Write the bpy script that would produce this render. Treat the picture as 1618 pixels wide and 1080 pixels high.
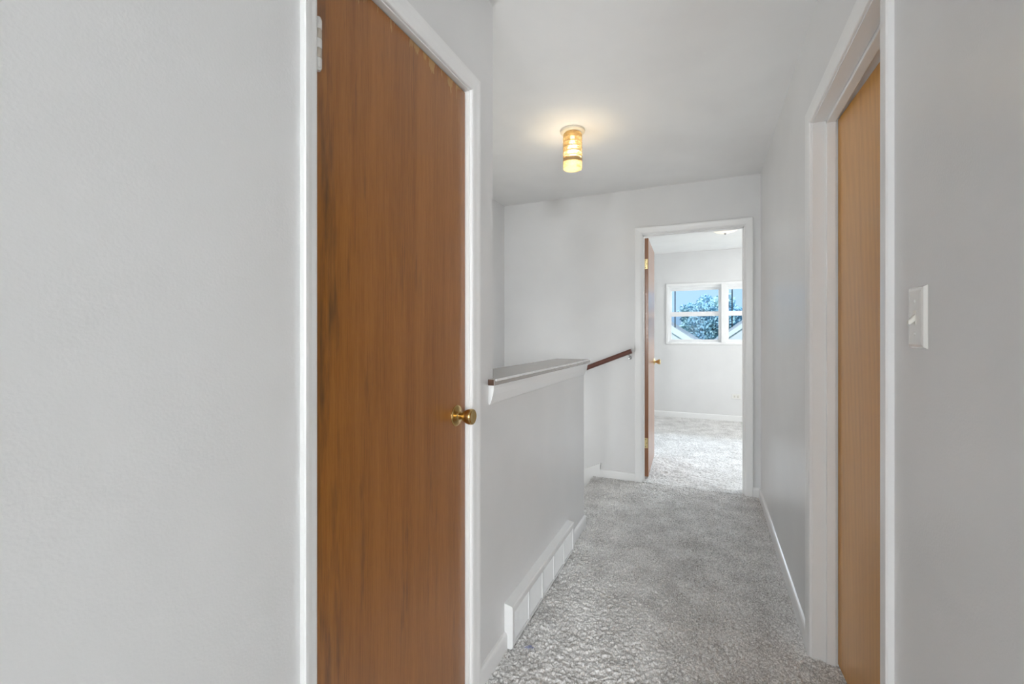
import bpy, bmesh, math, random
import numpy as np
from mathutils import Vector, Matrix

for o in list(bpy.data.objects):
    bpy.data.objects.remove(o, do_unlink=True)
S = bpy.context.scene
C = S.collection
R = math.radians

# ------------------------------------------------------------------ camera
cam_d = bpy.data.cameras.new('camera')
cam = bpy.data.objects.new('camera', cam_d); C.objects.link(cam)
cam_d.sensor_fit = 'HORIZONTAL'; cam_d.sensor_width = 36.0
cam_d.lens = 36.0 * 702 / 1618
cam_d.shift_y = -12.0 / 1618
cam_d.clip_start = 0.02
cam.location = (0, 0, 1.235)
cam.rotation_euler = (R(90), 0, R(23.826))
S.camera = cam

# ------------------------------------------------------------------ world, lights, exposure
S.view_settings.view_transform = 'Standard'
S.view_settings.look = 'None'
S.view_settings.gamma = 1.0
S.view_settings.use_curve_mapping = False
S.view_settings.exposure = 1.02

w = bpy.data.worlds.new('sky'); S.world = w; w.use_nodes = True
wn = w.node_tree
bg = wn.nodes['Background']
tc = wn.nodes.new('ShaderNodeTexCoord'); sx = wn.nodes.new('ShaderNodeSeparateXYZ')
rp = wn.nodes.new('ShaderNodeValToRGB')
wn.links.new(tc.outputs['Generated'], sx.inputs[0]); wn.links.new(sx.outputs['Z'], rp.inputs[0])
rp.color_ramp.elements[0].position = 0.0; rp.color_ramp.elements[0].color = (0.31, 0.43, 0.55, 1)
rp.color_ramp.elements[1].position = 0.5; rp.color_ramp.elements[1].color = (0.31, 0.43, 0.58, 1)
wn.links.new(rp.outputs[0], bg.inputs['Color'])
bg.inputs['Strength'].default_value = 1.0

def light(name, kind, loc, target=None, energy=10, color=(1, 1, 1), **kw):
    d = bpy.data.lights.new(name, kind); d.energy = energy; d.color = color
    for k, v in kw.items(): setattr(d, k, v)
    o = bpy.data.objects.new(name, d); C.objects.link(o); o.location = loc
    if target is not None:
        o.rotation_euler = (Vector(target) - Vector(loc)).to_track_quat('-Z', 'Y').to_euler()
    return o

YR = -3.3                      # far end of the hall behind the camera
light('sun', 'SUN', (-3, -10, 10), (0, 0, 0), 2.6, (1.0, 0.95, 0.88), angle=R(0.6))
# open sky in front of the bedroom windows, above the neighbours' trees
light('sky_light_bedroom', 'AREA', (0.6, 9.6, 3.0), (0.15, 2.0, 0.7), 440, (0.94, 0.97, 1.0), shape='RECTANGLE', size=3.4, size_y=1.4)
# added fill lamps shining through unseen added windows: side, stair, room and rear
light('fill_light_side', 'AREA', (2.86, 5.5, 1.5), (0, 5.5, 1.3), 46, (1.0, 0.99, 0.97), shape='RECTANGLE', size=1.3, size_y=1.1)
light('fill_light_stair', 'AREA', (-1.98, 2.0, 0.40), (0.3, 2.6, 2.0), 14, (1.0, 0.99, 0.97), shape='RECTANGLE', size=0.8, size_y=1.1)
light('fill_light_room', 'AREA', (1.8, YR-0.22, 1.55), (0.1, 0.4, 1.5), 122, (0.96, 0.98, 1.0), shape='RECTANGLE', size=1.0, size_y=1.3)
light('fill_light_rear', 'AREA', (-0.41, YR-0.22, 1.6), (0.1, 2.0, 1.85), 34, (0.98, 0.99, 1.0), shape='RECTANGLE', size=0.5, size_y=1.2)

# ------------------------------------------------------------------ constants (metres; hall runs along +y)
XL, XR = -0.725, 0.36          # hall walls
WT = 0.16                      # stair wall thickness
YF, YB = 3.80, 3.91            # wall at the end of the hall, its bedroom face
YW = 6.98                      # bedroom window wall
ZC = 2.44
FZ = 0.015                     # carpet surface
YEND, YHALF = 1.466, 2.775     # end of full-height wall, end of half wall
D1A, D1B = 0.659, 1.289        # left door opening (y)
D2A, D2B = -0.500, 0.252       # bedroom door opening (x)
D3A, D3B = 1.243, 1.988        # right door opening (y)
DH = 2.03                      # right door head
DH1, DH2 = 2.041, 2.060         # left and bedroom door heads

# ------------------------------------------------------------------ helpers
class MB:
    def __init__(s): s.v = []; s.f = []
    def box(s, a, b):
        x0, x1 = sorted((a[0], b[0])); y0, y1 = sorted((a[1], b[1])); z0, z1 = sorted((a[2], b[2]))
        n = len(s.v)
        s.v += [(x0,y0,z0),(x1,y0,z0),(x1,y1,z0),(x0,y1,z0),(x0,y0,z1),(x1,y0,z1),(x1,y1,z1),(x0,y1,z1)]
        s.f += [tuple(n+i for i in q) for q in ((0,3,2,1),(4,5,6,7),(0,1,5,4),(1,2,6,5),(2,3,7,6),(3,0,4,7))]
        return s
    def prism(s, poly, fn, t0, t1):
        """poly: 2-D outline; fn(p, q, t) -> 3-D point; closed between t0 and t1"""
        n = len(s.v); k = len(poly)
        for t in (t0, t1):
            s.v += [fn(p[0], p[1], t) for p in poly]
        s.f.append(tuple(n+i for i in range(k)))
        s.f.append(tuple(n+k+i for i in reversed(range(k))))
        for i in range(k):
            j = (i+1) % k
            s.f.append((n+i, n+k+i, n+k+j, n+j))
        return s
    def lathe(s, prof, origin, axis=(0,0,1), seg=32, cap=True):
        ax = Vector(axis).normalized()
        u = ax.orthogonal().normalized(); v = ax.cross(u)
        O = Vector(origin); n = len(s.v); k = len(prof)
        for i in range(seg):
            a = 2*math.pi*i/seg; dr = u*math.cos(a) + v*math.sin(a)
            s.v += [tuple(O + ax*h + dr*r) for r, h in prof]
        for i in range(seg):
            j = (i+1) % seg
            for m in range(k-1):
                s.f.append((n+i*k+m, n+j*k+m, n+j*k+m+1, n+i*k+m+1))
        if cap:
            if prof[0][0] > 1e-5: s.f.append(tuple(n+i*k for i in reversed(range(seg))))
            if prof[-1][0] > 1e-5: s.f.append(tuple(n+i*k+k-1 for i in range(seg)))
        return s
    def tube(s, pts, r, seg=14):
        P = [Vector(p) for p in pts]; n = len(s.v)
        ref = Vector((0.123, 0.77, 0.31)).normalized()
        for i, p in enumerate(P):
            t = ((P[min(i+1, len(P)-1)] - P[max(i-1, 0)])).normalized()
            u = t.cross(ref).normalized(); v = t.cross(u)
            for k in range(seg):
                a = 2*math.pi*k/seg
                s.v.append(tuple(p + (u*math.cos(a) + v*math.sin(a))*r))
        for i in range(len(P)-1):
            for k in range(seg):
                m = (k+1) % seg
                s.f.append((n+i*seg+k, n+i*seg+m, n+(i+1)*seg+m, n+(i+1)*seg+k))
        s.f.append(tuple(n+k for k in reversed(range(seg))))
        s.f.append(tuple(n+(len(P)-1)*seg+k for k in range(seg)))
        return s
    def build(s, name, mat, parent=None, smooth=False, bevel=0, seg=2, loc=None, rot=None):
        me = bpy.data.meshes.new(name)
        me.from_pydata([tuple(v) for v in s.v], [], s.f)
        bm = bmesh.new(); bm.from_mesh(me)
        bmesh.ops.remove_doubles(bm, verts=bm.verts, dist=1e-6)
        bmesh.ops.recalc_face_normals(bm, faces=bm.faces)
        bm.to_mesh(me); bm.free()
        if isinstance(mat, (list, tuple)):
            for m_ in mat: me.materials.append(m_)
        else: me.materials.append(mat)
        if smooth:
            for p in me.polygons: p.use_smooth = True
        o = bpy.data.objects.new(name, me); C.objects.link(o)
        if parent: o.parent = parent
        if loc: o.location = loc
        if rot: o.rotation_euler = rot
        if smooth:
            md = o.modifiers.new('e', 'EDGE_SPLIT'); md.split_angle = R(38)
        if bevel:
            b = o.modifiers.new('bevel', 'BEVEL'); b.width = bevel; b.segments = seg; b.limit_method = 'ANGLE'; b.angle_limit = R(40)
        return o

def tag(o, label, cat, group=None, kind=None):
    o['label'] = label; o['category'] = cat
    if group: o['group'] = group
    if kind: o['kind'] = kind
    return o

def thing(name, loc, label, cat, group=None, kind=None, rz=0):
    o = bpy.data.objects.new(name, None); C.objects.link(o)
    o.empty_display_size = 0.05
    o.location = loc; o.rotation_euler = (0, 0, rz)
    return tag(o, label, cat, group, kind)

def part(mb, name, mat, parent, **k):
    """mesh written in world coordinates, parented to an unrotated thing"""
    L = parent.matrix_basis.translation if parent.parent is None else parent.parent.matrix_basis.translation
    L = Vector(parent.location) if parent.parent is None else L
    mb.v = [tuple(Vector(v) - L) for v in mb.v]
    return mb.build(name, mat, parent, **k)

# ------------------------------------------------------------------ materials
def mat(name, color, rough=0.5, metal=0.0, spec=0.5, coat=0.0, coat_r=0.1):
    m = bpy.data.materials.new(name); m.use_nodes = True
    p = m.node_tree.nodes['Principled BSDF']
    p.inputs['Base Color'].default_value = (*color, 1)
    p.inputs['Roughness'].default_value = rough; p.inputs['Metallic'].default_value = metal
    p.inputs['Specular IOR Level'].default_value = spec
    p.inputs['Coat Weight'].default_value = coat; p.inputs['Coat Roughness'].default_value = coat_r
    return m

def N(m, t, **k):
    n = m.node_tree.nodes.new(t)
    for a, b in k.items(): setattr(n, a, b)
    return n

def lk(m, a, b): m.node_tree.links.new(a, b)

def coords(m, scale=(1, 1, 1), which='Object'):
    t = N(m, 'ShaderNodeTexCoord'); mp = N(m, 'ShaderNodeMapping')
    mp.inputs['Scale'].default_value = scale
    lk(m, t.outputs[which], mp.inputs['Vector'])
    return mp.outputs['Vector']

def paint(name, color, rough, bump=0.12, scale=260, spec=0.5, mottled=0.02):
    m = mat(name, color, rough, spec=spec)
    p = m.node_tree.nodes['Principled BSDF']
    v = coords(m)
    n = N(m, 'ShaderNodeTexNoise'); n.inputs['Scale'].default_value = scale; n.inputs['Detail'].default_value = 3
    lk(m, v, n.inputs['Vector'])
    b = N(m, 'ShaderNodeBump'); b.inputs['Strength'].default_value = bump; b.inputs['Distance'].default_value = 0.002
    lk(m, n.outputs['Fac'], b.inputs['Height']); lk(m, b.outputs['Normal'], p.inputs['Normal'])
    n2 = N(m, 'ShaderNodeTexNoise'); n2.inputs['Scale'].default_value = 3.0; n2.inputs['Detail'].default_value = 4
    lk(m, v, n2.inputs['Vector'])
    r = N(m, 'ShaderNodeValToRGB')
    c0 = [max(0, c*(1-mottled)) for c in color]; c1 = [min(1, c*(1+mottled)) for c in color]
    r.color_ramp.elements[0].position = 0.35; r.color_ramp.elements[0].color = (*c0, 1)
    r.color_ramp.elements[1].position = 0.65; r.color_ramp.elements[1].color = (*c1, 1)
    lk(m, n2.outputs['Fac'], r.inputs['Fac']); lk(m, r.outputs['Color'], p.inputs['Base Color'])
    return m

def wood(name, dark, mid, light_, rough=0.3, coat=0.3, grain=1.0, figure=0.0, worn=False):
    m = mat(name, mid, rough, coat=coat, coat_r=0.18)
    p = m.node_tree.nodes['Principled BSDF']
    v = coords(m, (1, 1, 1))
    def noise(sc, mapping, det=4):
        mp = N(m, 'ShaderNodeMapping'); mp.inputs['Scale'].default_value = mapping
        lk(m, v, mp.inputs['Vector'])
        n = N(m, 'ShaderNodeTexNoise'); n.inputs['Scale'].default_value = sc; n.inputs['Detail'].default_value = det
        n.inputs['Roughness'].default_value = 0.6
        lk(m, mp.outputs['Vector'], n.inputs['Vector'])
        return n.outputs['Fac']
    fine = noise(1.0, (420*grain, 420*grain, 9), 3)
    broad = noise(1.0, (24, 24, 1.1), 4)
    fleck = noise(1.0, (150, 150, 30), 2)
    a = N(m, 'ShaderNodeMath', operation='MULTIPLY'); lk(m, fine, a.inputs[0]); a.inputs[1].default_value = 0.42
    b = N(m, 'ShaderNodeMath', operation='MULTIPLY_ADD'); lk(m, broad, b.inputs[0]); b.inputs[1].default_value = 0.45; lk(m, a.outputs[0], b.inputs[2])
    c = N(m, 'ShaderNodeMath', operation='MULTIPLY_ADD'); lk(m, fleck, c.inputs[0]); c.inputs[1].default_value = 0.13; lk(m, b.outputs[0], c.inputs[2])
    src = c.outputs[0]
    if figure:
        mp = N(m, 'ShaderNodeMapping'); mp.inputs['Scale'].default_value = (7, 7, 0.9); lk(m, v, mp.inputs['Vector'])
        wv = N(m, 'ShaderNodeTexWave', wave_type='RINGS', rings_direction='SPHERICAL'); wv.inputs['Scale'].default_value = 1.6
        wv.inputs['Distortion'].default_value = 5.0; wv.inputs['Detail'].default_value = 2.0; wv.inputs['Detail Scale'].default_value = 0.8
        lk(m, mp.outputs['Vector'], wv.inputs['Vector'])
        d = N(m, 'ShaderNodeMath', operation='MULTIPLY_ADD'); lk(m, wv.outputs['Fac'], d.inputs[0]); d.inputs[1].default_value = figure; lk(m, src, d.inputs[2])
        e = N(m, 'ShaderNodeMath', operation='SUBTRACT'); lk(m, d.outputs[0], e.inputs[0]); e.inputs[1].default_value = figure*0.5
        src = e.outputs[0]
    r = N(m, 'ShaderNodeValToRGB')
    r.color_ramp.elements[0].position = 0.34; r.color_ramp.elements[0].color = (*dark, 1)
    r.color_ramp.elements[1].position = 0.66; r.color_ramp.elements[1].color = (*light_, 1)
    e_ = r.color_ramp.elements.new(0.5); e_.color = (*mid, 1)
    lk(m, src, r.inputs['Fac'])
    col = r.outputs['Color']
    if worn:
        # chipped veneer along the top edge and dark stains by the hinge side
        sp = N(m, 'ShaderNodeSeparateXYZ'); lk(m, v, sp.inputs[0])
        ch = noise(1.0, (40, 40, 9), 5)
        z1 = N(m, 'ShaderNodeMapRange'); z1.inputs['From Min'].default_value = 1.93; z1.inputs['From Max'].default_value = 2.03
        z1.inputs['To Min'].default_value = 0.0; z1.inputs['To Max'].default_value = 0.36
        lk(m, sp.outputs['Z'], z1.inputs['Value'])
        ad = N(m, 'ShaderNodeMath', operation='ADD'); lk(m, ch, ad.inputs[0]); lk(m, z1.outputs[0], ad.inputs[1])
        mr = N(m, 'ShaderNodeMapRange'); mr.inputs['From Min'].default_value = 0.86; mr.inputs['From Max'].default_value = 0.90
        lk(m, ad.outputs[0], mr.inputs['Value'])
        mx = N(m, 'ShaderNodeMix', data_type='RGBA'); lk(m, mr.outputs[0], mx.inputs['Factor'])
        lk(m, col, mx.inputs['A']); mx.inputs['B'].default_value = (0.42, 0.24, 0.08, 1)
        st = noise(1.0, (30, 30, 3.0), 5)
        y1 = N(m, 'ShaderNodeMapRange'); y1.inputs['From Min'].default_value = 0.16; y1.inputs['From Max'].default_value = 0.0
        y1.inputs['To Min'].default_value = 0.0; y1.inputs['To Max'].default_value = 0.16
        lk(m, sp.outputs['Y'], y1.inputs['Value'])
        a2 = N(m, 'ShaderNodeMath', operation='ADD'); lk(m, st, a2.inputs[0]); lk(m, y1.outputs[0], a2.inputs[1])
        m2 = N(m, 'ShaderNodeMapRange'); m2.inputs['From Min'].default_value = 0.60; m2.inputs['From Max'].default_value = 0.78
        m2.inputs['To Max'].default_value = 0.75
        lk(m, a2.outputs[0], m2.inputs['Value'])
        mx2 = N(m, 'ShaderNodeMix', data_type='RGBA'); lk(m, m2.outputs[0], mx2.inputs['Factor'])
        lk(m, mx.outputs['Result'], mx2.inputs['A']); mx2.inputs['B'].default_value = (0.085, 0.040, 0.018, 1)
        col = mx2.outputs['Result']
    lk(m, col, p.inputs['Base Color'])
    bp = N(m, 'ShaderNodeBump'); bp.inputs['Strength'].default_value = 0.10; bp.inputs['Distance'].default_value = 0.001
    lk(m, fine, bp.inputs['Height']); lk(m, bp.outputs['Normal'], p.inputs['Normal'])
    return m

M_wall = paint('wall_paint', (0.74, 0.739, 0.737), 0.30, 0.15, 230, spec=0.5)
M_ceil = paint('ceiling_paint', (0.85, 0.845, 0.835), 0.9, 0.10, 150, spec=0.2)
M_trim = paint('trim_paint', (0.85, 0.85, 0.845), 0.30, 0.05, 120, spec=0.5, mottled=0.01)
M_vinyl = mat('window_vinyl', (0.84, 0.84, 0.84), 0.35)
M_door = wood('brown_door_wood', (0.225, 0.080, 0.013), (0.310, 0.116, 0.021), (0.380, 0.152, 0.031), rough=0.34, coat=0.35, worn=True)
M_door3 = wood('honey_door_wood', (0.55, 0.255, 0.046), (0.63, 0.30, 0.058), (0.68, 0.335, 0.070), rough=0.32, coat=0.25, grain=0.5, figure=0.10)
M_door2 = wood('bedroom_door_wood', (0.22, 0.085, 0.034), (0.30, 0.125, 0.052), (0.37, 0.165, 0.070), rough=0.30, coat=0.4)
M_rail = wood('handrail_wood', (0.075, 0.020, 0.012), (0.115, 0.034, 0.020), (0.15, 0.05, 0.030), rough=0.35)
M_endgrain = wood('bare_wood', (0.060, 0.030, 0.018), (0.10, 0.052, 0.032), (0.15, 0.085, 0.055), rough=0.7, coat=0)
M_brass = mat('brass', (0.55, 0.38, 0.15), 0.26, metal=1.0)
M_brass_l = mat('pale_brass', (0.72, 0.58, 0.30), 0.35, metal=1.0)
M_steel = mat('bracket_steel', (0.45, 0.45, 0.45), 0.35, metal=1.0)
M_plastic = mat('ivory_plastic', (0.80, 0.79, 0.76), 0.12, coat=0.5, coat_r=0.05)
M_toggle = mat('toggle_plastic', (0.74, 0.72, 0.66), 0.25)
M_dark = mat('dark_slot', (0.03, 0.03, 0.03), 0.6)
M_hingew = paint('painted_hinge', (0.76, 0.755, 0.73), 0.35, 0.1, 80, mottled=0.02)
M_hingeb = mat('bare_hinge_knuckle', (0.56, 0.50, 0.42), 0.35, metal=0.3)
M_cap = paint('cap_paint_shaded', (0.39, 0.36, 0.335), 0.22, 0.10, 60, mottled=0.03)  # brown-grey cap; the dark tone also paints shade onto the board's front face
M_vent = paint('vent_enamel', (0.80, 0.80, 0.795), 0.32, 0.03, 60, mottled=0.01)

# carpet
M_carpet = mat('carpet', (0.45, 0.43, 0.41), 0.95, spec=0.1)
def _carpet():
    m = M_carpet; p = m.node_tree.nodes['Principled BSDF']
    v = coords(m)
    n = N(m, 'ShaderNodeTexNoise'); n.inputs['Scale'].default_value = 170; n.inputs['Detail'].default_value = 3; lk(m, v, n.inputs['Vector'])
    n2 = N(m, 'ShaderNodeTexNoise'); n2.inputs['Scale'].default_value = 7; n2.inputs['Detail'].default_value = 5; lk(m, v, n2.inputs['Vector'])
    a = N(m, 'ShaderNodeMath', operation='MULTIPLY'); a.inputs[1].default_value = 0.72; lk(m, n.outputs['Fac'], a.inputs[0])
    b = N(m, 'ShaderNodeMath', operation='MULTIPLY_ADD'); b.inputs[1].default_value = 0.28; lk(m, n2.outputs['Fac'], b.inputs[0]); lk(m, a.outputs[0], b.inputs[2])
    r = N(m, 'ShaderNodeValToRGB')
    r.color_ramp.elements[0].position = 0.36; r.color_ramp.elements[0].color = (0.40, 0.385, 0.37, 1)
    r.color_ramp.elements[1].position = 0.62; r.color_ramp.elements[1].color = (0.95, 0.94, 0.925, 1)
    lk(m, b.outputs[0], r.inputs['Fac']); lk(m, r.outputs['Color'], p.inputs['Base Color'])
    bp = N(m, 'ShaderNodeBump'); bp.inputs['Strength'].default_value = 0.6; bp.inputs['Distance'].default_value = 0.004
    n3 = N(m, 'ShaderNodeTexNoise'); n3.inputs['Scale'].default_value = 380; n3.inputs['Detail'].default_value = 2; lk(m, v, n3.inputs['Vector'])
    lk(m, n3.outputs['Fac'], bp.inputs['Height']); lk(m, bp.outputs['Normal'], p.inputs['Normal'])
    p.inputs['Sheen Weight'].default_value = 0.25; p.inputs['Sheen Roughness'].default_value = 0.5
_carpet()

def glass_mat(name, tint, refl=0.0015):
    m = bpy.data.materials.new(name); m.use_nodes = True
    nt = m.node_tree; nt.nodes.remove(nt.nodes['Principled BSDF'])
    out = nt.nodes['Material Output']
    t = N(m, 'ShaderNodeBsdfTransparent'); t.inputs['Color'].default_value = (*tint, 1)
    g = N(m, 'ShaderNodeBsdfGlossy'); g.inputs['Roughness'].default_value = 0.03
    mx = N(m, 'ShaderNodeMixShader'); mx.inputs['Fac'].default_value = refl
    lk(m, t.outputs[0], mx.inputs[1]); lk(m, g.outputs[0], mx.inputs[2]); lk(m, mx.outputs[0], out.inputs['Surface'])
    return m
M_glass = glass_mat('window_glass', (0.90, 0.96, 1.0))
M_clear = glass_mat('clear_glass', (0.97, 0.98, 0.98))
M_screen = glass_mat('insect_screen', (0.80, 0.83, 0.86), 0.0)

def emit_mat(name, color, strength):
    m = bpy.data.materials.new(name); m.use_nodes = True
    p = m.node_tree.nodes['Principled BSDF']
    p.inputs['Base Color'].default_value = (*color, 1)
    p.inputs['Emission Color'].default_value = (*color, 1); p.inputs['Emission Strength'].default_value = strength
    return m

def shade_mat(name, tint, body, mixf):
    """pressed translucent glass: partly clear, partly diffusing"""
    m = bpy.data.materials.new(name); m.use_nodes = True
    nt = m.node_tree; nt.nodes.remove(nt.nodes['Principled BSDF']); out = nt.nodes['Material Output']
    t = N(m, 'ShaderNodeBsdfTransparent'); t.inputs['Color'].default_value = (*tint, 1)
    tr = N(m, 'ShaderNodeBsdfTranslucent'); tr.inputs['Color'].default_value = (*body, 1)
    df = N(m, 'ShaderNodeBsdfPrincipled'); df.inputs['Base Color'].default_value = (*body, 1); df.inputs['Roughness'].default_value = 0.15
    v = coords(m)
    vo = N(m, 'ShaderNodeTexVoronoi'); vo.inputs['Scale'].default_value = 190; lk(m, v, vo.inputs['Vector'])
    bp = N(m, 'ShaderNodeBump'); bp.inputs['Strength'].default_value = 0.8; bp.inputs['Distance'].default_value = 0.003
    lk(m, vo.outputs['Distance'], bp.inputs['Height']); lk(m, bp.outputs['Normal'], df.inputs['Normal'])
    m1 = N(m, 'ShaderNodeMixShader'); m1.inputs['Fac'].default_value = 0.40
    lk(m, tr.outputs[0], m1.inputs[1]); lk(m, df.outputs[0], m1.inputs[2])
    m2 = N(m, 'ShaderNodeMixShader')
    mr = N(m, 'ShaderNodeMapRange'); mr.inputs['From Min'].default_value = 0.1; mr.inputs['From Max'].default_value = 0.5
    mr.inputs['To Min'].default_value = mixf - 0.25; mr.inputs['To Max'].default_value = mixf + 0.2
    lk(m, vo.outputs['Distance'], mr.inputs['Value']); lk(m, mr.outputs[0], m2.inputs['Fac'])
    lk(m, t.outputs[0], m2.inputs[1]); lk(m, m1.outputs[0], m2.inputs[2])
    lk(m, m2.outputs[0], out.inputs['Surface'])
    return m

# ------------------------------------------------------------------ the shell
def struct(mb, name, m, label, cat, **k):
    return tag(mb.build(name, m, **k), label, cat, kind='structure')

PIT = -2.80
xo = -1.757                      # stairwell outer wall
# left wall: full height with the closet door opening, then the half wall beside the stairs
b = MB()
xi = XL - WT
b.box((xi, YR, PIT), (XL, D1A-0.02, ZC+0.02))
b.box((xi, D1A-0.02, DH1+0.02), (XL, D1B+0.02, ZC+0.02))
b.box((xi, D1A-0.02, PIT), (XL, D1B+0.02, -0.01))
b.box((xi, D1B+0.02, PIT), (XL, YEND, ZC+0.02))
b.box((xi, YEND, PIT), (XL, YHALF, 1.050))
struct(b, 'wall_left', M_wall, 'grey painted left hall wall that drops to a half wall beside the stairs', 'wall')
# right wall with its door opening
b = MB()
xo2 = XR + 0.12
b.box((XR, YR, -0.05), (xo2, -0.9, ZC+0.02)); b.box((XR, -0.9, 2.2), (xo2, 0.35, ZC+0.02))  # unseen opening added so that fill light reaches the half wall
b.box((XR, 0.35, -0.05), (xo2, D3A-0.02, ZC+0.02))
b.box((XR, D3A-0.02, DH+0.02), (xo2, D3B+0.02, ZC+0.02))
b.box((XR, D3B+0.02, -0.05), (xo2, YF, ZC+0.02))
struct(b, 'wall_right', M_wall, 'grey satin painted right hall wall around the honey coloured door', 'wall')
# end wall with the bedroom door opening
b = MB()
b.box((xo-0.1, YF, PIT), (D2A-0.02, YB, ZC+0.02))
b.box((D2A-0.02, YF, DH2+0.02), (D2B+0.02, YB, ZC+0.02))
b.box((D2B+0.02, YF, -0.05), (2.62, YB, ZC+0.02))
struct(b, 'wall_end', M_wall, 'grey wall at the end of the hall around the bedroom doorway', 'wall')
b = MB()
b.box((xo-0.1, YR, PIT), (xo, 1.56, ZC+0.02)); b.box((xo-0.1, 2.44, PIT), (xo, YF, ZC+0.02))
b.box((xo-0.1, 1.56, PIT), (xo, 2.44, -0.15)); b.box((xo-0.1, 1.56, 0.95), (xo, 2.44, ZC+0.02))  # unseen opening left here for the added stair fill lamp
struct(b, 'wall_stair', M_wall, 'grey outer wall at the far side of the stairwell', 'wall')
b = MB(); b.box((xo, YEND-0.1, PIT), (xi, YEND, ZC+0.02))
struct(b, 'wall_stair_rear', M_wall, 'grey wall closing the stairwell behind the full height hall wall', 'wall')
# rear wall behind the camera with unseen window openings added for fill light
b = MB()
b.box((xo-0.1, YR-0.1, PIT), (-0.71, YR, ZC+0.02)); b.box((-0.11, YR-0.1, -0.05), (1.27, YR, ZC+0.02)); b.box((2.33, YR-0.1, -0.05), (2.72, YR, ZC+0.02))
b.box((1.27, YR-0.1, -0.05), (2.33, YR, 0.88)); b.box((1.27, YR-0.1, 2.22), (2.33, YR, ZC+0.02))
b.box((-0.71, YR-0.1, -0.05), (-0.11, YR, 0.95)); b.box((-0.71, YR-0.1, 2.25), (-0.11, YR, ZC+0.02))
struct(b, 'wall_rear', M_wall, 'grey hall wall behind the camera with unseen openings added for fill light', 'wall')
# bedroom walls
WX0, WX1, WZ0, WZ1 = -0.545, 0.965, 1.115, 1.955
b = MB()
b.box((-1.3, YW, -0.05), (WX0, YW+0.14, ZC+0.02)); b.box((WX1, YW, -0.05), (2.72, YW+0.14, ZC+0.02))
b.box((WX0, YW, -0.05), (WX1, YW+0.14, WZ0)); b.box((WX0, YW, WZ1), (WX1, YW+0.14, ZC+0.02))
struct(b, 'wall_window', M_wall, 'pale bedroom wall with the twin windows, facing the doorway', 'wall')
b = MB(); b.box((-1.3, YB, -0.05), (-1.2, YW, ZC+0.02))
struct(b, 'wall_bedroom_left', M_wall, 'pale left wall of the bedroom behind its open door', 'wall')
b = MB()
b.box((2.62, YR, -0.05), (2.72, 4.85, ZC+0.02)); b.box((2.62, 6.15, -0.05), (2.72, YW, ZC+0.02))
b.box((2.62, 4.85, -0.05), (2.72, 6.15, 0.95)); b.box((2.62, 4.85, 2.05), (2.72, 6.15, ZC+0.02))  # unseen side opening added for the bedroom fill lamp
struct(b, 'wall_bedroom_right', M_wall, 'pale right wall of the bedroom with an unseen opening added for fill light', 'wall')
b = MB(); b.box((-1.95, YR-0.1, ZC), (2.8, YW+0.14, ZC+0.15))
struct(b, 'ceiling', M_ceil, 'flat white ceiling over the hall and the bedroom', 'ceiling')

# ------------------------------------------------------------------ carpet (one continuous pile)
rng = np.random.default_rng(7)
def blur(a, s):
    fy = np.fft.fftfreq(a.shape[0])[:, None]; fx = np.fft.fftfreq(a.shape[1])[None, :]
    g = np.exp(-2*(math.pi**2)*(s*s)*(fx*fx + fy*fy))
    r = np.real(np.fft.ifft2(np.fft.fft2(a)*g)); return r/r.std()
def pile(x0, x1, y0, y1, st, amp):
    nx = int((x1-x0)/st)+1; ny = int((y1-y0)/st)+1
    X, Y = np.meshgrid(np.linspace(x0, x1, nx), np.linspace(y0, y1, ny))
    Z = blur(rng.standard_normal((ny, nx)), 0.0031/st)*0.82 + blur(rng.standard_normal((ny, nx)), 0.009/st)*0.30 + blur(rng.standard_normal((ny, nx)), 0.06/st)*0.22
    Z = FZ - 0.002 + amp*np.tanh(Z*0.8)
    jx = blur(rng.standard_normal((ny, nx)), 0.0045/st)*amp*0.35
    jy = blur(rng.standard_normal((ny, nx)), 0.0045/st)*amp*0.35
    jx[:, 0] = jx[:, -1] = 0; jy[0, :] = jy[-1, :] = 0
    V = np.stack([X+jx, Y+jy, Z], -1).reshape(-1, 3)
    i = np.arange(nx*ny).reshape(ny, nx)
    F = np.stack([i[:-1, :-1], i[:-1, 1:], i[1:, 1:], i[1:, :-1]], -1).reshape(-1, 4)
    return V, F
patches = [pile(XL-0.002, XR+0.002, 1.15, YF+0.002, 0.0027, 0.0055),          # hall
           pile(-0.905, XL-0.002, YHALF-0.01, YF+0.002, 0.004, 0.0055),       # head of the stairs
           pile(XR+0.002, 0.62, D3A-0.02, D3B+0.02, 0.004, 0.0055),           # under the right door
           pile(-0.62, 0.70, YF+0.002, YW, 0.008, 0.0055),                    # bedroom, seen part
           pile(XL-0.002, XR+0.002, YR, 1.15, 0.03, 0.002), pile(XR+0.002, 2.62, YR, 0.35, 0.05, 0.002),
           pile(-1.2, -0.62, YB, YW, 0.05, 0.002), pile(0.70, 2.62, YB, YW, 0.05, 0.002)]
off = 0; VV = []; FF = []
for V, F in patches:
    VV.append(V); FF.append(F+off); off += len(V)
VV = np.concatenate(VV); FF = np.concatenate(FF)
me = bpy.data.meshes.new('floor')
me.vertices.add(len(VV)); me.vertices.foreach_set('co', VV.astype(np.float32).ravel())
me.loops.add(FF.size); me.loops.foreach_set('vertex_index', FF.astype(np.int32).ravel())
me.polygons.add(len(FF)); me.polygons.foreach_set('loop_start', np.arange(0, FF.size, 4, dtype=np.int32))
me.polygons.foreach_set('use_smooth', np.ones(len(FF), dtype=bool))
me.update(calc_edges=True); me.validate()
me.materials.append(M_carpet)
fl = bpy.data.objects.new('floor', me); C.objects.link(fl)
tag(fl, 'pale grey cut pile carpet through the hall and the bedroom', 'carpet', kind='structure')
b = MB()
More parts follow.
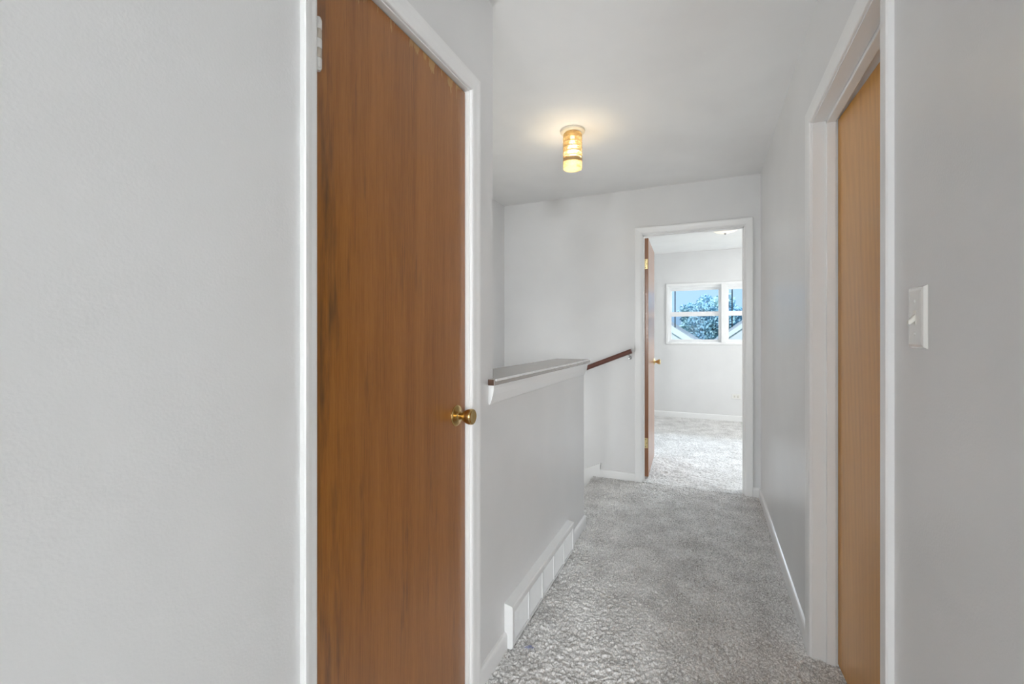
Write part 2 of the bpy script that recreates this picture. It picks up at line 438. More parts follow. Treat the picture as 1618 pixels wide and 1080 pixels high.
b.box((XL-0.02, YR, -0.10), (xo2+1.0, YF+0.02, -0.012)); b.box((-0.905, YHALF, -0.20), (XL-0.02, YF, -0.012))
b.box((-1.3, YF+0.02, -0.10), (2.72, YW+0.1, -0.012)); b.box((xo2+1.0, YR, -0.10), (2.72, YF+0.02, -0.012))
b.box((xo, YR, -0.10), (xi, YEND-0.1, -0.012))
b.box((xo-0.1, YR-0.1, PIT-0.1), (XL, YF, PIT))
struct(b, 'floor_base', mat('subfloor', (0.30, 0.25, 0.2), 0.9), 'wooden subfloor under the carpet', 'floor')

# stairs going down to the left, then turning behind the half wall
b = MB()
for k in range(3):
    x1 = -0.905 - 0.28*k; zt = -0.19*(k+1)
    b.box((x1, YHALF, PIT), (max(x1-0.30, xo), YF, zt))
for k in range(5):
    y1 = YHALF - 0.25*k; zt = -0.57-0.19*(k+1)
    b.box((xo, y1-0.26, PIT), (xi, y1, zt))
struct(b, 'floor_stairs', M_carpet, 'carpeted stairs going down to the left beyond the half wall', 'stairs')

# ------------------------------------------------------------------ trim
def frame(mb, mapf, a0, a1, ztop, prof, zbot=0.0, wl=1.0):
    """mitred casing round an opening; prof = [(width out from the opening, depth off the wall)]"""
    n = len(mb.v); k = len(prof)
    for (a, z, da, dz) in ((a0, zbot, -wl, 0), (a0, ztop, -wl, 1), (a1, ztop, 1, 1), (a1, zbot, 1, 0)):
        for wd, dp in prof:
            mb.v.append(mapf(a + da*wd, z + dz*wd, dp))
    for i in range(3):
        for m in range(k):
            j = (m+1) % k
            mb.f.append((n+i*k+m, n+i*k+j, n+(i+1)*k+j, n+(i+1)*k+m))
    mb.f.append(tuple(n+m for m in range(k))); mb.f.append(tuple(n+3*k+m for m in reversed(range(k))))
    return mb

CASE = [(0.004, -0.002), (0.004, 0.007), (0.006, 0.0095), (0.014, 0.0115), (0.030, 0.0125), (0.046, 0.0145), (0.055, 0.0145), (0.058, 0.011), (0.058, -0.002)]
BBP = [(0.0, -0.001), (0.013, -0.001), (0.013, 0.065), (0.0115, 0.074), (0.007, 0.080), (0.0, 0.082)]

def baseboard(name, label, mapf, t0, t1, z0=0.0):
    b = MB().prism(BBP, lambda d, z, t: mapf(t, z+z0, d), t0, t1)
    return struct(b, name, M_trim, label, 'baseboard')

mL = lambda a, z, d: (XL + d, a, z)
mR = lambda a, z, d: (XR - d, a, z)
mF = lambda a, z, d: (a, YF - d, z)
mB = lambda a, z, d: (a, YB + d, z)
mW = lambda a, z, d: (a, YW - d, z)

# left door trim
t = thing('trim_1', (XL, (D1A+D1B)/2, 0), 'white painted trim round the dark brown door on the left', 'door trim', kind='structure')
part(frame(MB(), mL, D1A, D1B, DH1, CASE, 0.0, 0.62), 'casing', M_trim, t)
b = MB()
b.box((xi, D1A-0.02, 0), (XL+0.001, D1A, DH1)); b.box((xi, D1B, 0), (XL+0.001, D1B+0.02, DH1)); b.box((xi, D1A-0.02, DH1), (XL+0.001, D1B+0.02, DH1+0.02))
part(b, 'jamb', M_trim, t)
b = MB()
b.box((XL-0.075, D1A, 0), (XL-0.055, D1A+0.012, DH1)); b.box((XL-0.075, D1B-0.012, 0), (XL-0.055, D1B, DH1)); b.box((XL-0.075, D1A, DH1-0.012), (XL-0.055, D1B, DH1))
part(b, 'door_stop', M_trim, t)
# right door trim
t = thing('trim_2', (XR, (D3A+D3B)/2, 0), 'white painted trim with a deep jamb round the honey coloured door on the right', 'door trim', kind='structure')
part(frame(MB(), mR, D3A, D3B, DH, CASE), 'casing', M_trim, t)
b = MB()
b.box((XR-0.001, D3A-0.02, 0), (xo2, D3A, DH)); b.box((XR-0.001, D3B, 0), (xo2, D3B+0.02, DH)); b.box((XR-0.001, D3A-0.02, DH), (xo2, D3B+0.02, DH+0.02))
part(b, 'jamb', M_trim, t)
b = MB()
b.box((XR+0.042, D3A, 0), (XR+0.070, D3A+0.012, DH)); b.box((XR+0.042, D3B-0.012, 0), (XR+0.070, D3B, DH)); b.box((XR+0.042, D3A, DH-0.012), (XR+0.070, D3B, DH))
part(b, 'door_stop', M_trim, t, bevel=0.002)
# bedroom door trim
t = thing('trim_3', (-0.12, YF, 0), 'white painted trim round the open bedroom doorway at the end of the hall', 'door trim', kind='structure')
part(frame(MB(), mF, D2A, D2B, DH2, CASE), 'casing', M_trim, t)
part(frame(MB(), mB, D2A, D2B, DH2, CASE), 'casing', M_trim, t)
b = MB()
b.box((D2A-0.02, YF-0.001, 0), (D2A, YB+0.001, DH2)); b.box((D2B, YF-0.001, 0), (D2B+0.02, YB+0.001, DH2)); b.box((D2A-0.02, YF-0.001, DH2), (D2B+0.02, YB+0.001, DH2+0.014))
part(b, 'jamb', M_trim, t)
b = MB()
b.box((D2A, YF+0.035, 0), (D2A+0.011, YF+0.07, DH2)); b.box((D2B-0.011, YF+0.035, 0), (D2B, YF+0.07, DH2)); b.box((D2A, YF+0.035, DH2-0.012), (D2B, YF+0.07, DH2))
part(b, 'door_stop', M_trim, t, bevel=0.002)

VENT0, VENT1 = 1.568, 2.42
baseboard('baseboard_left', 'white baseboard on the left wall between the brown door and the floor vent', mL, D1B+0.058, VENT0)
baseboard('baseboard_half_wall', 'short white baseboard at the far end of the half wall', mL, VENT1, YHALF+0.013)
baseboard('baseboard_right', 'white baseboard along the right hall wall', mR, D3B+0.058, YF)
baseboard('baseboard_near_right', 'white baseboard on the right wall under the light switch', mR, 0.35, D3A-0.058)
baseboard('baseboard_near_left', 'white baseboard on the left wall before the brown door', mL, YR, D1A-0.036)
baseboard('baseboard_end', 'white baseboard on the end wall beside the stairs', mF, -0.848, D2A-0.058)
baseboard('baseboard_end_right', 'short white baseboard in the corner right of the bedroom doorway', mF, D2B+0.058, XR)
baseboard('baseboard_bedroom', 'white baseboard under the bedroom windows', mW, -1.2, 2.62, 0.012)

# skirt board running down the stairs on the end wall
b = MB()
b.prism([(-0.848, 0.0), (-0.848, 0.128), (-1.757, -0.30), (-1.757, -0.95), (-1.4, -0.75), (-0.93, -0.25)], lambda x, z, t_: (x, YF - t_, z), -0.001, 0.016)
b.prism([(-0.842, 0.120), (-0.842, 0.134), (-1.757, -0.294), (-1.757, -0.308)], lambda x, z, t_: (x, YF - t_, z), -0.001, 0.021)
struct(b, 'trim_4', M_trim, 'white sloping skirt board where the stairs go down', 'trim')

# ------------------------------------------------------------------ half wall cap and moulding
t = thing('stair_wall_cap', ((XL+xi)/2, 2.1, 1.05), 'worn white painted wooden ledge capping the half wall by the stairs', 'ledge')
y0, y1 = 1.428, 2.835
b = MB()
rnd = random.Random(3)
# board with a nosing, built as slices so the front edge is slightly ragged
ys = [y0 + (y1-y0)*i/46 for i in range(47)]
for i, y in enumerate(ys):
    j = rnd.uniform(-0.0015, 0.0010)
    xf = -0.697 + j
    xb = -0.925 if y > YEND+0.001 else XL
    n0 = len(b.v)
    b.v += [(xb, y, 1.051), (xf-0.004, y, 1.051), (xf, y, 1.055), (xf, y, 1.068), (xf-0.005, y, 1.074), (xb, y, 1.074)]
    if i:
        p0 = n0-6
        for m in range(6):
            b.f.append((p0+m, p0+(m+1) % 6, n0+(m+1) % 6, n0+m))
b.f.append(tuple(range(6))); b.f.append(tuple(len(b.v)-6+m for m in reversed(range(6))))
part(b, 'ledge_board', M_cap, t)
b = MB()
for i in range(46):
    ya, yb_ = y0+0.006+(y1-y0-0.006)*i/46, y0+0.006+(y1-y0-0.006)*(i+1)/46
    o_ = rnd.uniform(0.0, 0.0012)
    b.box((-0.699, ya, 1.0675-o_), (-0.6945+o_*0.6, yb_, 1.0745))
part(b, 'nosing', M_trim, t)['label'] = 'chipped white front edge of the ledge'
b = MB(); b.box((XL+0.0005, y0-0.004, 1.052), (-0.701, y0+0.001, 1.073))
part(b, 'bare_end', M_endgrain, t, bevel=0.003)['label'] = 'bare dark brown wood at the broken end of the ledge'
AP = [(0.0, 0.983), (0.004, 0.981), (0.008, 0.985), (0.012, 0.998), (0.018, 1.018), (0.021, 1.040), (0.021, 1.0515), (0.0, 1.0515)]
b = MB().prism(AP, lambda d, z, s_: (XL + d, s_, z), y0+0.004, YHALF+0.012)
b.prism(AP, lambda d, z, s_: (s_, YHALF + d, z), XL+0.014, xi)
part(b, 'apron_moulding', M_trim, t)

# ------------------------------------------------------------------ doors
def knob(parent, mat_, origin, axis, name='door_knob'):
    O = Vector(origin)
    k = MB().lathe([(0.0105, 0.010), (0.0105, 0.020), (0.0125, 0.024), (0.0175, 0.031), (0.0225, 0.041), (0.0250, 0.050), (0.0250, 0.056), (0.0235, 0.060), (0.020, 0.0615), (0.0185, 0.0600), (0.0001, 0.0590)], O, axis, 36)
    o = k.build(name, mat_, parent, smooth=True)
    r = MB().lathe([(0.0335, 0.0), (0.0335, 0.002), (0.0315, 0.0045), (0.027, 0.006), (0.021, 0.0075), (0.016, 0.010), (0.0125, 0.0135), (0.0001, 0.0135)], O, axis, 40)
    r.build('rosette', mat_, o, smooth=True)
    return o

def hinge(parent, origin, zc, h=0.098, knuckles=True, painted=True, rr=0.0075, leaf=None):
    """five knuckles round a pin; the leaf goes into the door edge"""
    O = Vector(origin); seg = h/5
    base = None
    for i in range(5):
        m_ = (M_hingeb if i in (1, 3) else M_hingew) if painted else M_brass_l
        k = MB().lathe([(rr*0.94, 0.0), (rr, 0.001), (rr, seg-0.001), (rr*0.94, seg-0.0004)], O + Vector((0, 0, zc-h/2+i*seg)), (0, 0, 1), 18)
        if i == 0:
            k.lathe([(0.001, -0.007), (rr*0.6, -0.006), (rr*0.95, -0.001), (rr*0.9, 0.0)], O + Vector((0, 0, zc-h/2)), (0, 0, 1), 18)
        if i == 4:
            k.lathe([(rr*0.9, 0.0), (rr*0.95, 0.001), (rr*0.7, 0.005), (0.001, 0.0065)], O + Vector((0, 0, zc+h/2)), (0, 0, 1), 18)
        if base is None:
            base = k.build('hinge', m_, parent, smooth=True)
        else:
            k.build('hinge_knuckle', m_, base, smooth=True)
    if leaf is not None:
        leaf.build('hinge_leaf', M_hingew if painted else M_brass_l, base, bevel=0.0015)
    return base

# left door (flush slab, closed)
XD = -0.738
d1 = thing('door_1', (XD-0.0175, D1A+0.003, 0), 'dark reddish brown flush wooden door with brass knob, closed, on the left', 'door', kind='structure')
b = MB(); b.box((-0.0175, 0, 0.028), (0.0175, D1B-D1A-0.006, DH1-0.004))
b.build('door_panel', M_door, d1, bevel=0.0015)
knob(d1, M_brass, (0.0175, 1.231-D1A-0.003, 0.975), (1, 0, 0))
leaf = MB(); leaf.box((0.006, -0.002, 1.830-0.049), (0.024, 0.0005, 1.830+0.049))
hinge(d1, (0.0240, 0.0105, 0), 1.830, leaf=leaf)
# right door (slab a little ajar, hinged at its far edge)
d3 = thing('door_3', (0.437, D3B-0.006, 0), 'honey coloured wooden door in the deep white frame on the right', 'door', kind='structure', rz=R(2.6))
b = MB(); b.box((0.0, -(D3B-D3A)+0.012, 0.022), (0.035, 0, DH-0.006))
b.build('door_panel', M_door3, d3, bevel=0.0015)
# bedroom door, open
d2 = thing('door_2', (D2A, YB+0.004, 0), 'brown bedroom door standing open at the end of the hall', 'door', kind='structure', rz=R(2.3))
b = MB(); b.box((0.001, 0, 0.028), (0.036, 0.735, DH2-0.008))
b.build('door_panel', M_door2, d2, bevel=0.0015)
knob(d2, M_brass_l, (0.036, 0.675, 0.965), (1, 0, 0))
for zc in (1.832, 0.312):
    leaf = MB(); leaf.box((0.004, -0.0025, zc-0.043), (0.031, 0.0005, zc+0.043))
    h = hinge(d2, (-0.001, -0.003, 0), zc, 0.086, painted=False, rr=0.0055, leaf=leaf)
    for dz in (-0.030, 0.0, 0.030):
        MB().lathe([(0.0035, 0.0), (0.003, 0.001), (0.0001, 0.0012)], (0.016 + (0.006 if dz == 0 else -0.003), -0.0026, zc+dz), (0, -1, 0), 12).build('hinge_screw', M_dark, h)

# ------------------------------------------------------------------ bedroom windows
t = thing('trim_5', (0.21, YW, WZ0), 'white trim framing the twin bedroom windows', 'window trim', kind='structure')
b = MB()
def ring(mb, x0, x1, z0, z1, wd, ya, yb, wt=None, wb=None):
    wt = wd if wt is None else wt; wb = wd if wb is None else wb
    mb.box((x0, ya, z0), (x0+wd, yb, z1)); mb.box((x1-wd, ya, z0), (x1, yb, z1))
    mb.box((x0+wd, ya, z0), (x1-wd, yb, z0+wb)); mb.box((x0+wd, ya, z1-wt), (x1-wd, yb, z1))
    return mb
ring(b, WX0-0.028, WX1+0.028, WZ0-0.025, WZ1+0.025, 0.03, YW-0.014, YW+0.002)
part(b, 'casing', M_trim, t, bevel=0.003)
b = MB()
ring(b, WX0, WX1, WZ0, WZ1, 0.008, YW, YW+0.13)
XM = 0.201
b.box((XM-0.030, YW-0.014, WZ0), (XM+0.030, YW+0.13, WZ1))
part(b, 'window_jamb', M_trim, t)
def window(n, x0, x1, label):
    t = thing('window_%d' % n, ((x0+x1)/2, YW+0.07, WZ0), label, 'window', kind='structure')
    part(ring(MB(), x0, x1, WZ0+0.008, WZ1-0.008, 0.014, YW+0.03, YW+0.12, 0.03, 0.015), 'window_frame', M_vinyl, t)
    zi0, zi1 = WZ0+0.023, WZ1-0.038
    zm0, zm1 = 1.500, 1.567
    u = part(ring(MB(), x0+0.014, x1-0.014, zm0+0.012, zi1, 0.022, YW+0.075, YW+0.10, 0.036, 0.055), 'upper_sash', M_vinyl, t)
    part(MB().box((x0+0.036, YW+0.085, zm1), (x1-0.036, YW+0.089, zi1-0.034)), 'pane', M_glass, u)
    l = part(ring(MB(), x0+0.014, x1-0.014, zi0, zm1, 0.022, YW+0.045, YW+0.07, 0.067, 0.024), 'lower_sash', M_vinyl, t)
    part(MB().box((x0+0.036, YW+0.055, zi0+0.022), (x1-0.036, YW+0.059, zm0)), 'pane', M_glass, l)
    s = part(MB().box((x0+0.075, YW+0.108, zi0+0.20), (x0+0.090, YW+0.116, zi1)), 'screen_frame', M_dark, t)
    part(MB().box((x0+0.012, YW+0.112, zi0), (x1-0.012, YW+0.1135, zm1)), 'insect_screen', M_screen, t)
window(1, WX0+0.008, XM-0.030, 'left bedroom window with two white sashes, seen whole through the doorway')
window(2, XM+0.030, WX1-0.008, 'right bedroom window, cut off by the door frame')
# unseen windows added to let the fill lamps into the hall and bedroom
t = thing('window_3', (2.66, 5.5, 0.95), 'unseen white framed side window added to let fill light into the bedroom', 'window', kind='structure')
b = MB()
for (ya, yb_) in ((4.85, 4.90), (6.10, 6.15), (5.475, 5.525)): b.box((2.63, ya, 0.95), (2.71, yb_, 2.05))
b.box((2.63, 4.85, 0.95), (2.71, 6.15, 1.0)); b.box((2.63, 4.85, 2.0), (2.71, 6.15, 2.05))
part(b, 'window_frame', M_vinyl, t)
part(MB().box((2.665, 4.88, 0.97), (2.669, 6.12, 2.03)), 'pane', M_clear, t)
t = thing('window_4', (-0.41, YR-0.05, 0.95), 'unseen white framed window added behind the camera to let in fill light', 'window', kind='structure')
b = MB()
for (xa, xb_) in ((-0.71, -0.66), (-0.16, -0.11)): b.box((xa, YR-0.09, 0.95), (xb_, YR-0.01, 2.25))
b.box((-0.71, YR-0.09, 0.95), (-0.11, YR-0.01, 1.0)); b.box((-0.71, YR-0.09, 2.2), (-0.11, YR-0.01, 2.25)); b.box((-0.71, YR-0.08, 1.575), (-0.11, YR-0.02, 1.625))
part(b, 'window_frame', M_vinyl, t)
part(MB().box((-0.68, YR-0.052, 0.97), (-0.14, YR-0.048, 2.23)), 'pane', M_clear, t)
t = thing('window_6', (1.8, YR-0.05, 0.88), 'unseen wide white framed window added behind the camera to light the half wall', 'window', kind='structure')
b = MB()
for (xa, xb_) in ((1.27, 1.32), (2.28, 2.33)): b.box((xa, YR-0.09, 0.88), (xb_, YR-0.01, 2.22))
b.box((1.27, YR-0.09, 0.88), (2.33, YR-0.01, 0.93)); b.box((1.27, YR-0.09, 2.17), (2.33, YR-0.01, 2.22)); b.box((1.27, YR-0.08, 1.52), (2.33, YR-0.02, 1.57))
part(b, 'window_frame', M_vinyl, t)
part(MB().box((1.30, YR-0.052, 0.90), (2.30, YR-0.048, 2.20)), 'pane', M_clear, t)
t = thing('window_5', (xo-0.05, 2.0, -0.15), 'unseen white framed stairwell window added behind the left wall for fill light', 'window', kind='structure')
b = MB()
for (ya, yb_) in ((1.56, 1.61), (2.39, 2.44)): b.box((xo-0.09, ya, -0.15), (xo-0.01, yb_, 0.95))
b.box((xo-0.09, 1.56, -0.15), (xo-0.01, 2.44, -0.10)); b.box((xo-0.09, 1.56, 0.90), (xo-0.01, 2.44, 0.95)); b.box((xo-0.08, 1.56, 0.38), (xo-0.02, 2.44, 0.42))
part(b, 'window_frame', M_vinyl, t)
part(MB().box((xo-0.052, 1.59, -0.13), (xo-0.048, 2.41, 0.93)), 'pane', M_clear, t)

# ------------------------------------------------------------------ hall ceiling lamp
LX, LY = -0.734, 2.548
t = thing('ceiling_light', (LX, LY, ZC), 'amber glass cylinder lamp, lit, on the hall ceiling', 'ceiling light')
M_canopy = mat('lamp_canopy', (0.66, 0.60, 0.48), 0.4)
part(MB().lathe([(0.0001, 0.0), (0.071, 0.0), (0.074, -0.004), (0.072, -0.012), (0.062, -0.016), (0.0001, -0.017)], (LX, LY, ZC), (0, 0, 1), 48), 'canopy', M_canopy, t, smooth=True)
part(MB().lathe([(0.0001, -0.017), (0.047, -0.017), (0.048, -0.026), (0.046, -0.036), (0.0001, -0.036)], (LX, LY, ZC), (0, 0, 1), 40), 'lamp_holder', mat('gilt_holder', (0.60, 0.40, 0.16), 0.35, metal=0.8), t, smooth=True)
M_shade = shade_mat('amber_glass', (0.90, 0.78, 0.56), (0.54, 0.39, 0.19), 0.46)
prof = []
ztop, zbot = -0.022, -0.212
nrib = 7
for i in range(nrib):
    za = ztop + (zbot-ztop)*i/nrib; zb = ztop + (zbot-ztop)*(i+1)/nrib
    prof += [(0.0525, za), (0.0555, za-0.004), (0.0560, (za+zb)/2), (0.0555, zb+0.004)]
prof += [(0.0555, zbot-0.010), (0.0545, zbot-0.016), (0.050, zbot-0.0175), (0.048, zbot-0.0155), (0.030, zbot-0.0145), (0.0001, zbot-0.014)]
part(MB().lathe(prof, (LX, LY, ZC), (0, 0, 1), 56, cap=False), 'glass_shade', M_shade, t, smooth=True)
M_band = mat('lamp_band', (0.34, 0.22, 0.09), 0.4)
for i in range(1, nrib):
    za = ztop + (zbot-ztop)*i/nrib
    hh = 0.0021 if i != 6 else 0.010
    part(MB().lathe([(0.0535, -hh), (0.0565, -hh), (0.0565, hh), (0.0535, hh), (0.0535, -hh)], (LX, LY, ZC+za+(0.004 if i == 6 else 0)), (0, 0, 1), 48, cap=False), 'band', M_band, t, smooth=True)
M_bulb = emit_mat('bulb_glow', (1.0, 0.88, 0.66), 2.5)
part(MB().lathe([(0.012, 0.0), (0.013, -0.02), (0.020, -0.045), (0.028, -0.065), (0.030, -0.082), (0.026, -0.10), (0.015, -0.112), (0.0001, -0.115)], (LX, LY, ZC-0.036), (0, 0, 1), 28), 'bulb', M_bulb, t, smooth=True)
lp = light('lamp_light', 'POINT', (0, 0, -0.125), None, 16, (1.0, 0.94, 0.86), shadow_soft_size=0.032)
lp.parent = t

# bedroom dome lamp
BX, BY = 0.17, 5.33
t = thing('dome_light', (BX, BY, ZC), 'frosted glass dome lamp, lit, on the bedroom ceiling', 'ceiling light')
M_dome = emit_mat('frosted_dome', (1.0, 0.92, 0.78), 0.22)
part(MB().lathe([(0.165, -0.020), (0.160, -0.040), (0.135, -0.072), (0.095, -0.096), (0.05, -0.108), (0.0001, -0.112)], (BX, BY, ZC), (0, 0, 1), 48, cap=False), 'dome_shade', M_dome, t, smooth=True)
part(MB().lathe([(0.0001, 0.0), (0.172, 0.0), (0.172, -0.018), (0.165, -0.022), (0.0001, -0.022)], (BX, BY, ZC), (0, 0, 1), 48), 'rim', M_vinyl, t, smooth=True)
part(MB().lathe([(0.004, -0.106), (0.012, -0.113), (0.012, -0.119), (0.007, -0.128), (0.0001, -0.131)], (BX, BY, ZC), (0, 0, 1), 20), 'finial', M_steel, t, smooth=True)
# ------------------------------------------------------------------ handrail
t = thing('handrail', (-1.1, YF, 0.9), 'dark reddish brown wooden handrail sloping down the end wall', 'handrail')
P0 = Vector((-0.578, YF-0.062, 1.098)); dirr = Vector((-1, 0, -0.40)).normalized()
part(MB().tube([P0, P0 + dirr*0.4, P0 + dirr*1.22], 0.0195, 20), 'rail', M_rail, t, smooth=True)
for s_ in (0.022, 1.05):
    q = P0 + dirr*s_
    br = part(MB().tube([q + Vector((0, 0, -0.017)), q + Vector((0, 0.004, -0.030)), q + Vector((0, 0.025, -0.044)), q + Vector((0, 0.062, -0.050))], 0.0045, 10), 'bracket', M_steel, t, smooth=True)
    part(MB().lathe([(0.0001, 0.0), (0.016, 0.0), (0.016, 0.003), (0.008, 0.006), (0.0001, 0.007)], (q.x, YF, q.z-0.050), (0, -1, 0), 20), 'bracket_plate', M_steel, br, smooth=True)

# ------------------------------------------------------------------ floor vent on the half wall
t = thing('floor_vent', (XL, (VENT0+VENT1)/2, FZ), 'white metal baseboard heat register with five louvred openings on the half wall', 'vent')
VX = XL + 0.036; vz0, vz1 = 0.018, 0.188
OUT = [(0.0, 0.0), (0.030, 0.0), (0.036, 0.012), (0.036, 0.160), (0.033, 0.166), (0.0, 0.172)]
for ya, yb_ in ((VENT0, VENT0+0.012), (VENT1-0.012, VENT1)):
    part(MB().prism(OUT, lambda d, z, s_: (XL+d, s_, vz0+z), ya, yb_), 'end_cap', M_vent, t)
b = MB()
b.prism([(0.0, 0.138), (0.036, 0.138), (0.036, 0.160), (0.033, 0.166), (0.0, 0.172)], lambda d, z, s_: (XL+d, s_, vz0+z), VENT0+0.012, VENT1-0.012)
b.prism([(0.0, 0.0), (0.030, 0.0), (0.036, 0.012), (0.036, 0.018), (0.0, 0.018)], lambda d, z, s_: (XL+d, s_, vz0+z), VENT0+0.012, VENT1-0.012)
b.box((XL, VENT0+0.012, vz0+0.018), (XL+0.012, VENT1-0.012, vz0+0.138))
part(b, 'housing', M_vent, t)
npan = 5; wpan = (VENT1-VENT0-0.024)/npan
for i in range(npan):
    ya = VENT0+0.012+i*wpan; yb_ = ya+wpan
    fr = MB()
    fr.box((XL+0.012, ya, vz0+0.018), (XL+0.0355, ya+0.005, vz0+0.138)); fr.box((XL+0.012, yb_-0.005, vz0+0.018), (XL+0.0355, yb_, vz0+0.138))
    fr.box((XL+0.010, ya, vz0+0.018), (XL+0.0125, yb_, vz0+0.138))
    pn = part(fr, 'louvre_panel', M_vent, t)
    nf = 20; fins = MB()
    for k in range(nf):
        yc = ya+0.008+(wpan-0.016)*(k+0.5)/nf
        fins.prism([(-0.0016, 0.013), (0.0002, 0.013), (0.0036, 0.0305), (0.0018, 0.0305)], lambda dy, d, z, yc=yc: (XL+d, yc+dy, z), vz0+0.019, vz0+0.137)
    part(fins, 'fins', M_vent, pn)

# ------------------------------------------------------------------ light switch
SY, SZ = 1.062, 1.2665
t = thing('light_switch', (XR, SY, SZ), 'glossy white toggle switch plate on the right wall', 'light switch')
b = MB()
hy, hz = 0.0355, 0.058
rows = [(0.0, 0.0), (0.0, 0.0012), (0.0035, 0.0060), (0.008, 0.0072), (0.014, 0.0076)]
n0 = 0
for ins, dp in rows:
    b.v += [(XR-dp, SY-hy+ins, SZ-hz+ins), (XR-dp, SY+hy-ins, SZ-hz+ins), (XR-dp, SY+hy-ins, SZ+hz-ins), (XR-dp, SY-hy+ins, SZ+hz-ins)]
for i in range(len(rows)-1):
    for m in range(4):
        j = (m+1) % 4
        b.f.append((i*4+m, i*4+j, i*4+4+j, i*4+4+m))
e = (len(rows)-1)*4
b.f.append((e, e+1, e+2, e+3)); b.f.append((3, 2, 1, 0))
part(b, 'plate', M_plastic, t, bevel=0.0012)
b = MB(); b.box((XR-0.0082, SY-0.006, SZ-0.013), (XR-0.0070, SY+0.006, SZ+0.013))
part(b, 'slot', M_toggle, t)
b = MB().prism([(0.0, -0.006), (0.0, 0.007), (0.011, -0.006), (0.011, -0.0125), (0.009, -0.014)], lambda d, z, s_: (XR-0.0072-d, SY+s_, SZ+z), -0.0048, 0.0048)
part(b, 'toggle', M_toggle, t, bevel=0.001)
for dz in (-0.030, 0.030):
    part(MB().lathe([(0.0036, 0.0), (0.0034, 0.0011), (0.002, 0.0017), (0.0001, 0.0018)], (XR-0.0076, SY, SZ+dz), (-1, 0, 0), 14), 'screw', M_plastic, t, smooth=True)

# bedroom outlet
OX, OZ = 0.361, 0.362
t = thing('wall_outlet', (OX, YW, OZ), 'white double outlet plate set sideways low on the bedroom wall', 'outlet')
part(MB().box((OX-0.058, YW-0.006, OZ-0.035), (OX+0.058, YW+0.001, OZ+0.035)), 'plate', M_plastic, t, bevel=0.003)
for dx in (-0.022, 0.022):
    rc = part(MB().box((OX+dx-0.015, YW-0.0075, OZ-0.017), (OX+dx+0.015, YW-0.005, OZ+0.017)), 'receptacle', M_toggle, t, bevel=0.001)
    part(MB().box((OX+dx-0.006, YW-0.008, OZ-0.009), (OX+dx+0.003, YW-0.007, OZ-0.006)).box((OX+dx-0.006, YW-0.008, OZ+0.006), (OX+dx+0.003, YW-0.007, OZ+0.009)), 'slots', M_dark, rc)

# scrap of lint on the carpet
b = MB(); rnd = random.Random(11)
for i in range(9):
    c0 = Vector((-0.632 + rnd.uniform(-0.012, 0.016), 1.602 + rnd.uniform(-0.006, 0.006), FZ + 0.006 + rnd.uniform(0, 0.003)))
    a = rnd.uniform(0, 6.28)
    b.tube([c0, c0 + Vector((0.006*math.cos(a), 0.006*math.sin(a), 0.003)), c0 + Vector((0.012*math.cos(a+0.5), 0.010*math.sin(a+0.5), -0.001))], 0.0022, 7)
tag(b.build('lint_scrap', mat('blue_lint', (0.30, 0.32, 0.46), 0.95), smooth=True), 'tiny bluish scrap of lint on the carpet in front of the vent', 'lint')

# ------------------------------------------------------------------ outside the bedroom windows
GZ = -2.9
b = MB(); b.box((-40, 7.6, GZ-0.2), (40, 70, GZ))
struct(b, 'ground', mat('lawn', (0.16, 0.22, 0.10), 0.95), 'lawn behind the neighbouring houses', 'ground')
def siding(name, c, sc):
    m = mat(name, c, 0.7); p = m.node_tree.nodes['Principled BSDF']
    v = coords(m); wv = N(m, 'ShaderNodeTexWave', wave_type='BANDS', bands_direction='Z', wave_profile='SAW'); wv.inputs['Scale'].default_value = sc
    lk(m, v, wv.inputs['Vector'])
    bp = N(m, 'ShaderNodeBump'); bp.inputs['Strength'].default_value = 0.6; bp.inputs['Distance'].default_value = 0.03
    lk(m, wv.outputs['Fac'], bp.inputs['Height']); lk(m, bp.outputs['Normal'], p.inputs['Normal'])
    return m
M_side = siding('cream_siding', (0.84, 0.80, 0.76), 1.3)
M_roof = paint('grey_shingles', (0.50, 0.49, 0.48), 0.9, 0.6, 20)
def house(name_label, x, y, hw, eave, ridge, depth):
    t = thing('house', (x, y, GZ), name_label, 'house')
    part(MB().prism([(x-hw, GZ), (x+hw, GZ), (x+hw, eave), (x, ridge), (x-hw, eave)], lambda a, z, s_: (a, s_, z), y, y+depth), 'house_wall', M_side, t)
    b = MB(); o = 0.35; sl = (ridge-eave)/hw
    for sg in (-1, 1):
        b.prism([(x, ridge+0.02), (x+sg*(hw+o), eave-o*sl+0.02), (x+sg*(hw+o), eave-o*sl+0.16), (x, ridge+0.16)], lambda a, z, s_: (a, s_, z), y-0.03, y+depth+0.3)
    part(b, 'roof', M_roof, t)
    b = MB()
    for sg in (-1, 1):
        b.prism([(x, ridge-0.10), (x+sg*(hw+o), eave-o*sl-0.10), (x+sg*(hw+o), eave-o*sl+0.12), (x, ridge+0.12)], lambda a, z, s_: (a, s_, z), y-0.07, y-0.03)
    part(b, 'rake_board', M_trim, t)
house('cream house with a grey roof, left through the bedroom window', -3.6, 16.0, 3.9, 0.43, 3.08, 5)
house('cream house with a grey roof, right through the bedroom window', 3.8, 22.6, 3.27, 0.955, 3.41, 6)

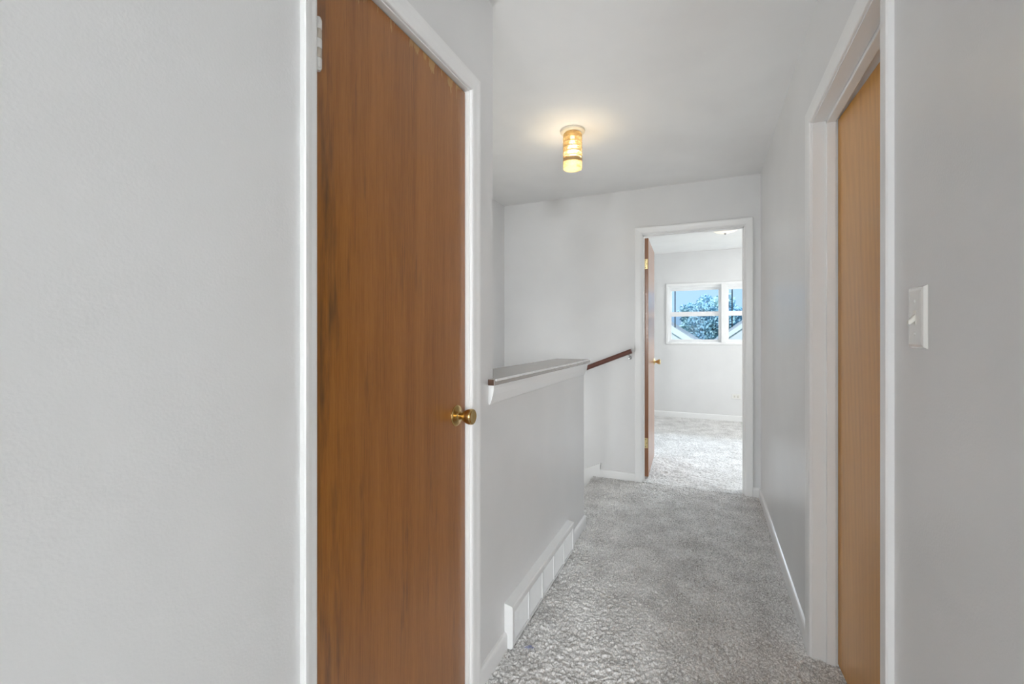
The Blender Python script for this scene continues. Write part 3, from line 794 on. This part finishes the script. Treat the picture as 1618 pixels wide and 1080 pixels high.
def foliage(name, c0, c1):
    m = mat(name, c0, 0.8); p = m.node_tree.nodes['Principled BSDF']
    v = coords(m); n = N(m, 'ShaderNodeTexNoise'); n.inputs['Scale'].default_value = 0.8; n.inputs['Detail'].default_value = 5; lk(m, v, n.inputs['Vector'])
    r = N(m, 'ShaderNodeValToRGB'); r.color_ramp.elements[0].position = 0.4; r.color_ramp.elements[0].color = (*c0, 1)
    r.color_ramp.elements[1].position = 0.7; r.color_ramp.elements[1].color = (*c1, 1)
    lk(m, n.outputs['Fac'], r.inputs['Fac']); lk(m, r.outputs['Color'], p.inputs['Base Color'])
    return m
M_leaf = foliage('hazy_blue_leaves', (0.30, 0.54, 0.76), (0.40, 0.63, 0.82))  # blue haze of the view is painted into the leaf colour
M_leaf2 = foliage('hazy_green_leaves', (0.32, 0.56, 0.74), (0.52, 0.70, 0.66))  # greener leaves, with the same blue haze painted in
M_bark = mat('bark', (0.12, 0.09, 0.07), 0.9)
def tree(label, x, y, r, ztop, m_, seed):
    rg = np.random.default_rng(seed)
    t = thing('tree', (x, y, GZ), label, 'tree')
    part(MB().lathe([(0.30, 0), (0.22, 1.2), (0.16, ztop-GZ-r)], (x, y, GZ), (0, 0, 1), 10), 'trunk', m_ if False else M_bark, t, smooth=True)
    n = 7000
    d = rg.standard_normal((n, 3)); d /= np.linalg.norm(d, axis=1)[:, None]
    lob = 0.78 + 0.22*np.sin(d[:, 0]*5+seed)*np.cos(d[:, 1]*4+d[:, 2]*5)
    rad = r*lob*(0.55 + 0.45*rg.random(n)**0.5)
    cc = np.array([x, y, ztop - r*0.95]) + d*rad[:, None]*np.array([1.15, 1.0, 0.95])
    u = rg.standard_normal((n, 3)); u /= np.linalg.norm(u, axis=1)[:, None]
    vv = np.cross(u, rg.standard_normal((n, 3))); vv /= np.linalg.norm(vv, axis=1)[:, None]
    s_ = (0.16 + 0.16*rg.random(n))[:, None]*r/4.6
    b = MB()
    q = np.stack([cc-u*s_, cc+vv*s_*0.6, cc+u*s_, cc-vv*s_*0.6], 1).reshape(-1, 3)
    b.v = [tuple(p_) for p_ in q]; b.f = [(4*i, 4*i+1, 4*i+2, 4*i+3) for i in range(n)]
    part(b, 'foliage', m_, t)
tree('tree tinted with painted blue haze, left of the window view, behind the houses', -4.9, 31, 2.3, 4.3, M_leaf, 1)
tree('greener tree tinted with painted blue haze, showing high in the left bedroom window', 0.3, 31, 2.1, 4.0, M_leaf2, 3)
tree('tree tinted with painted blue haze in the right bedroom window', 5.8, 33.5, 2.4, 4.4, M_leaf, 4)
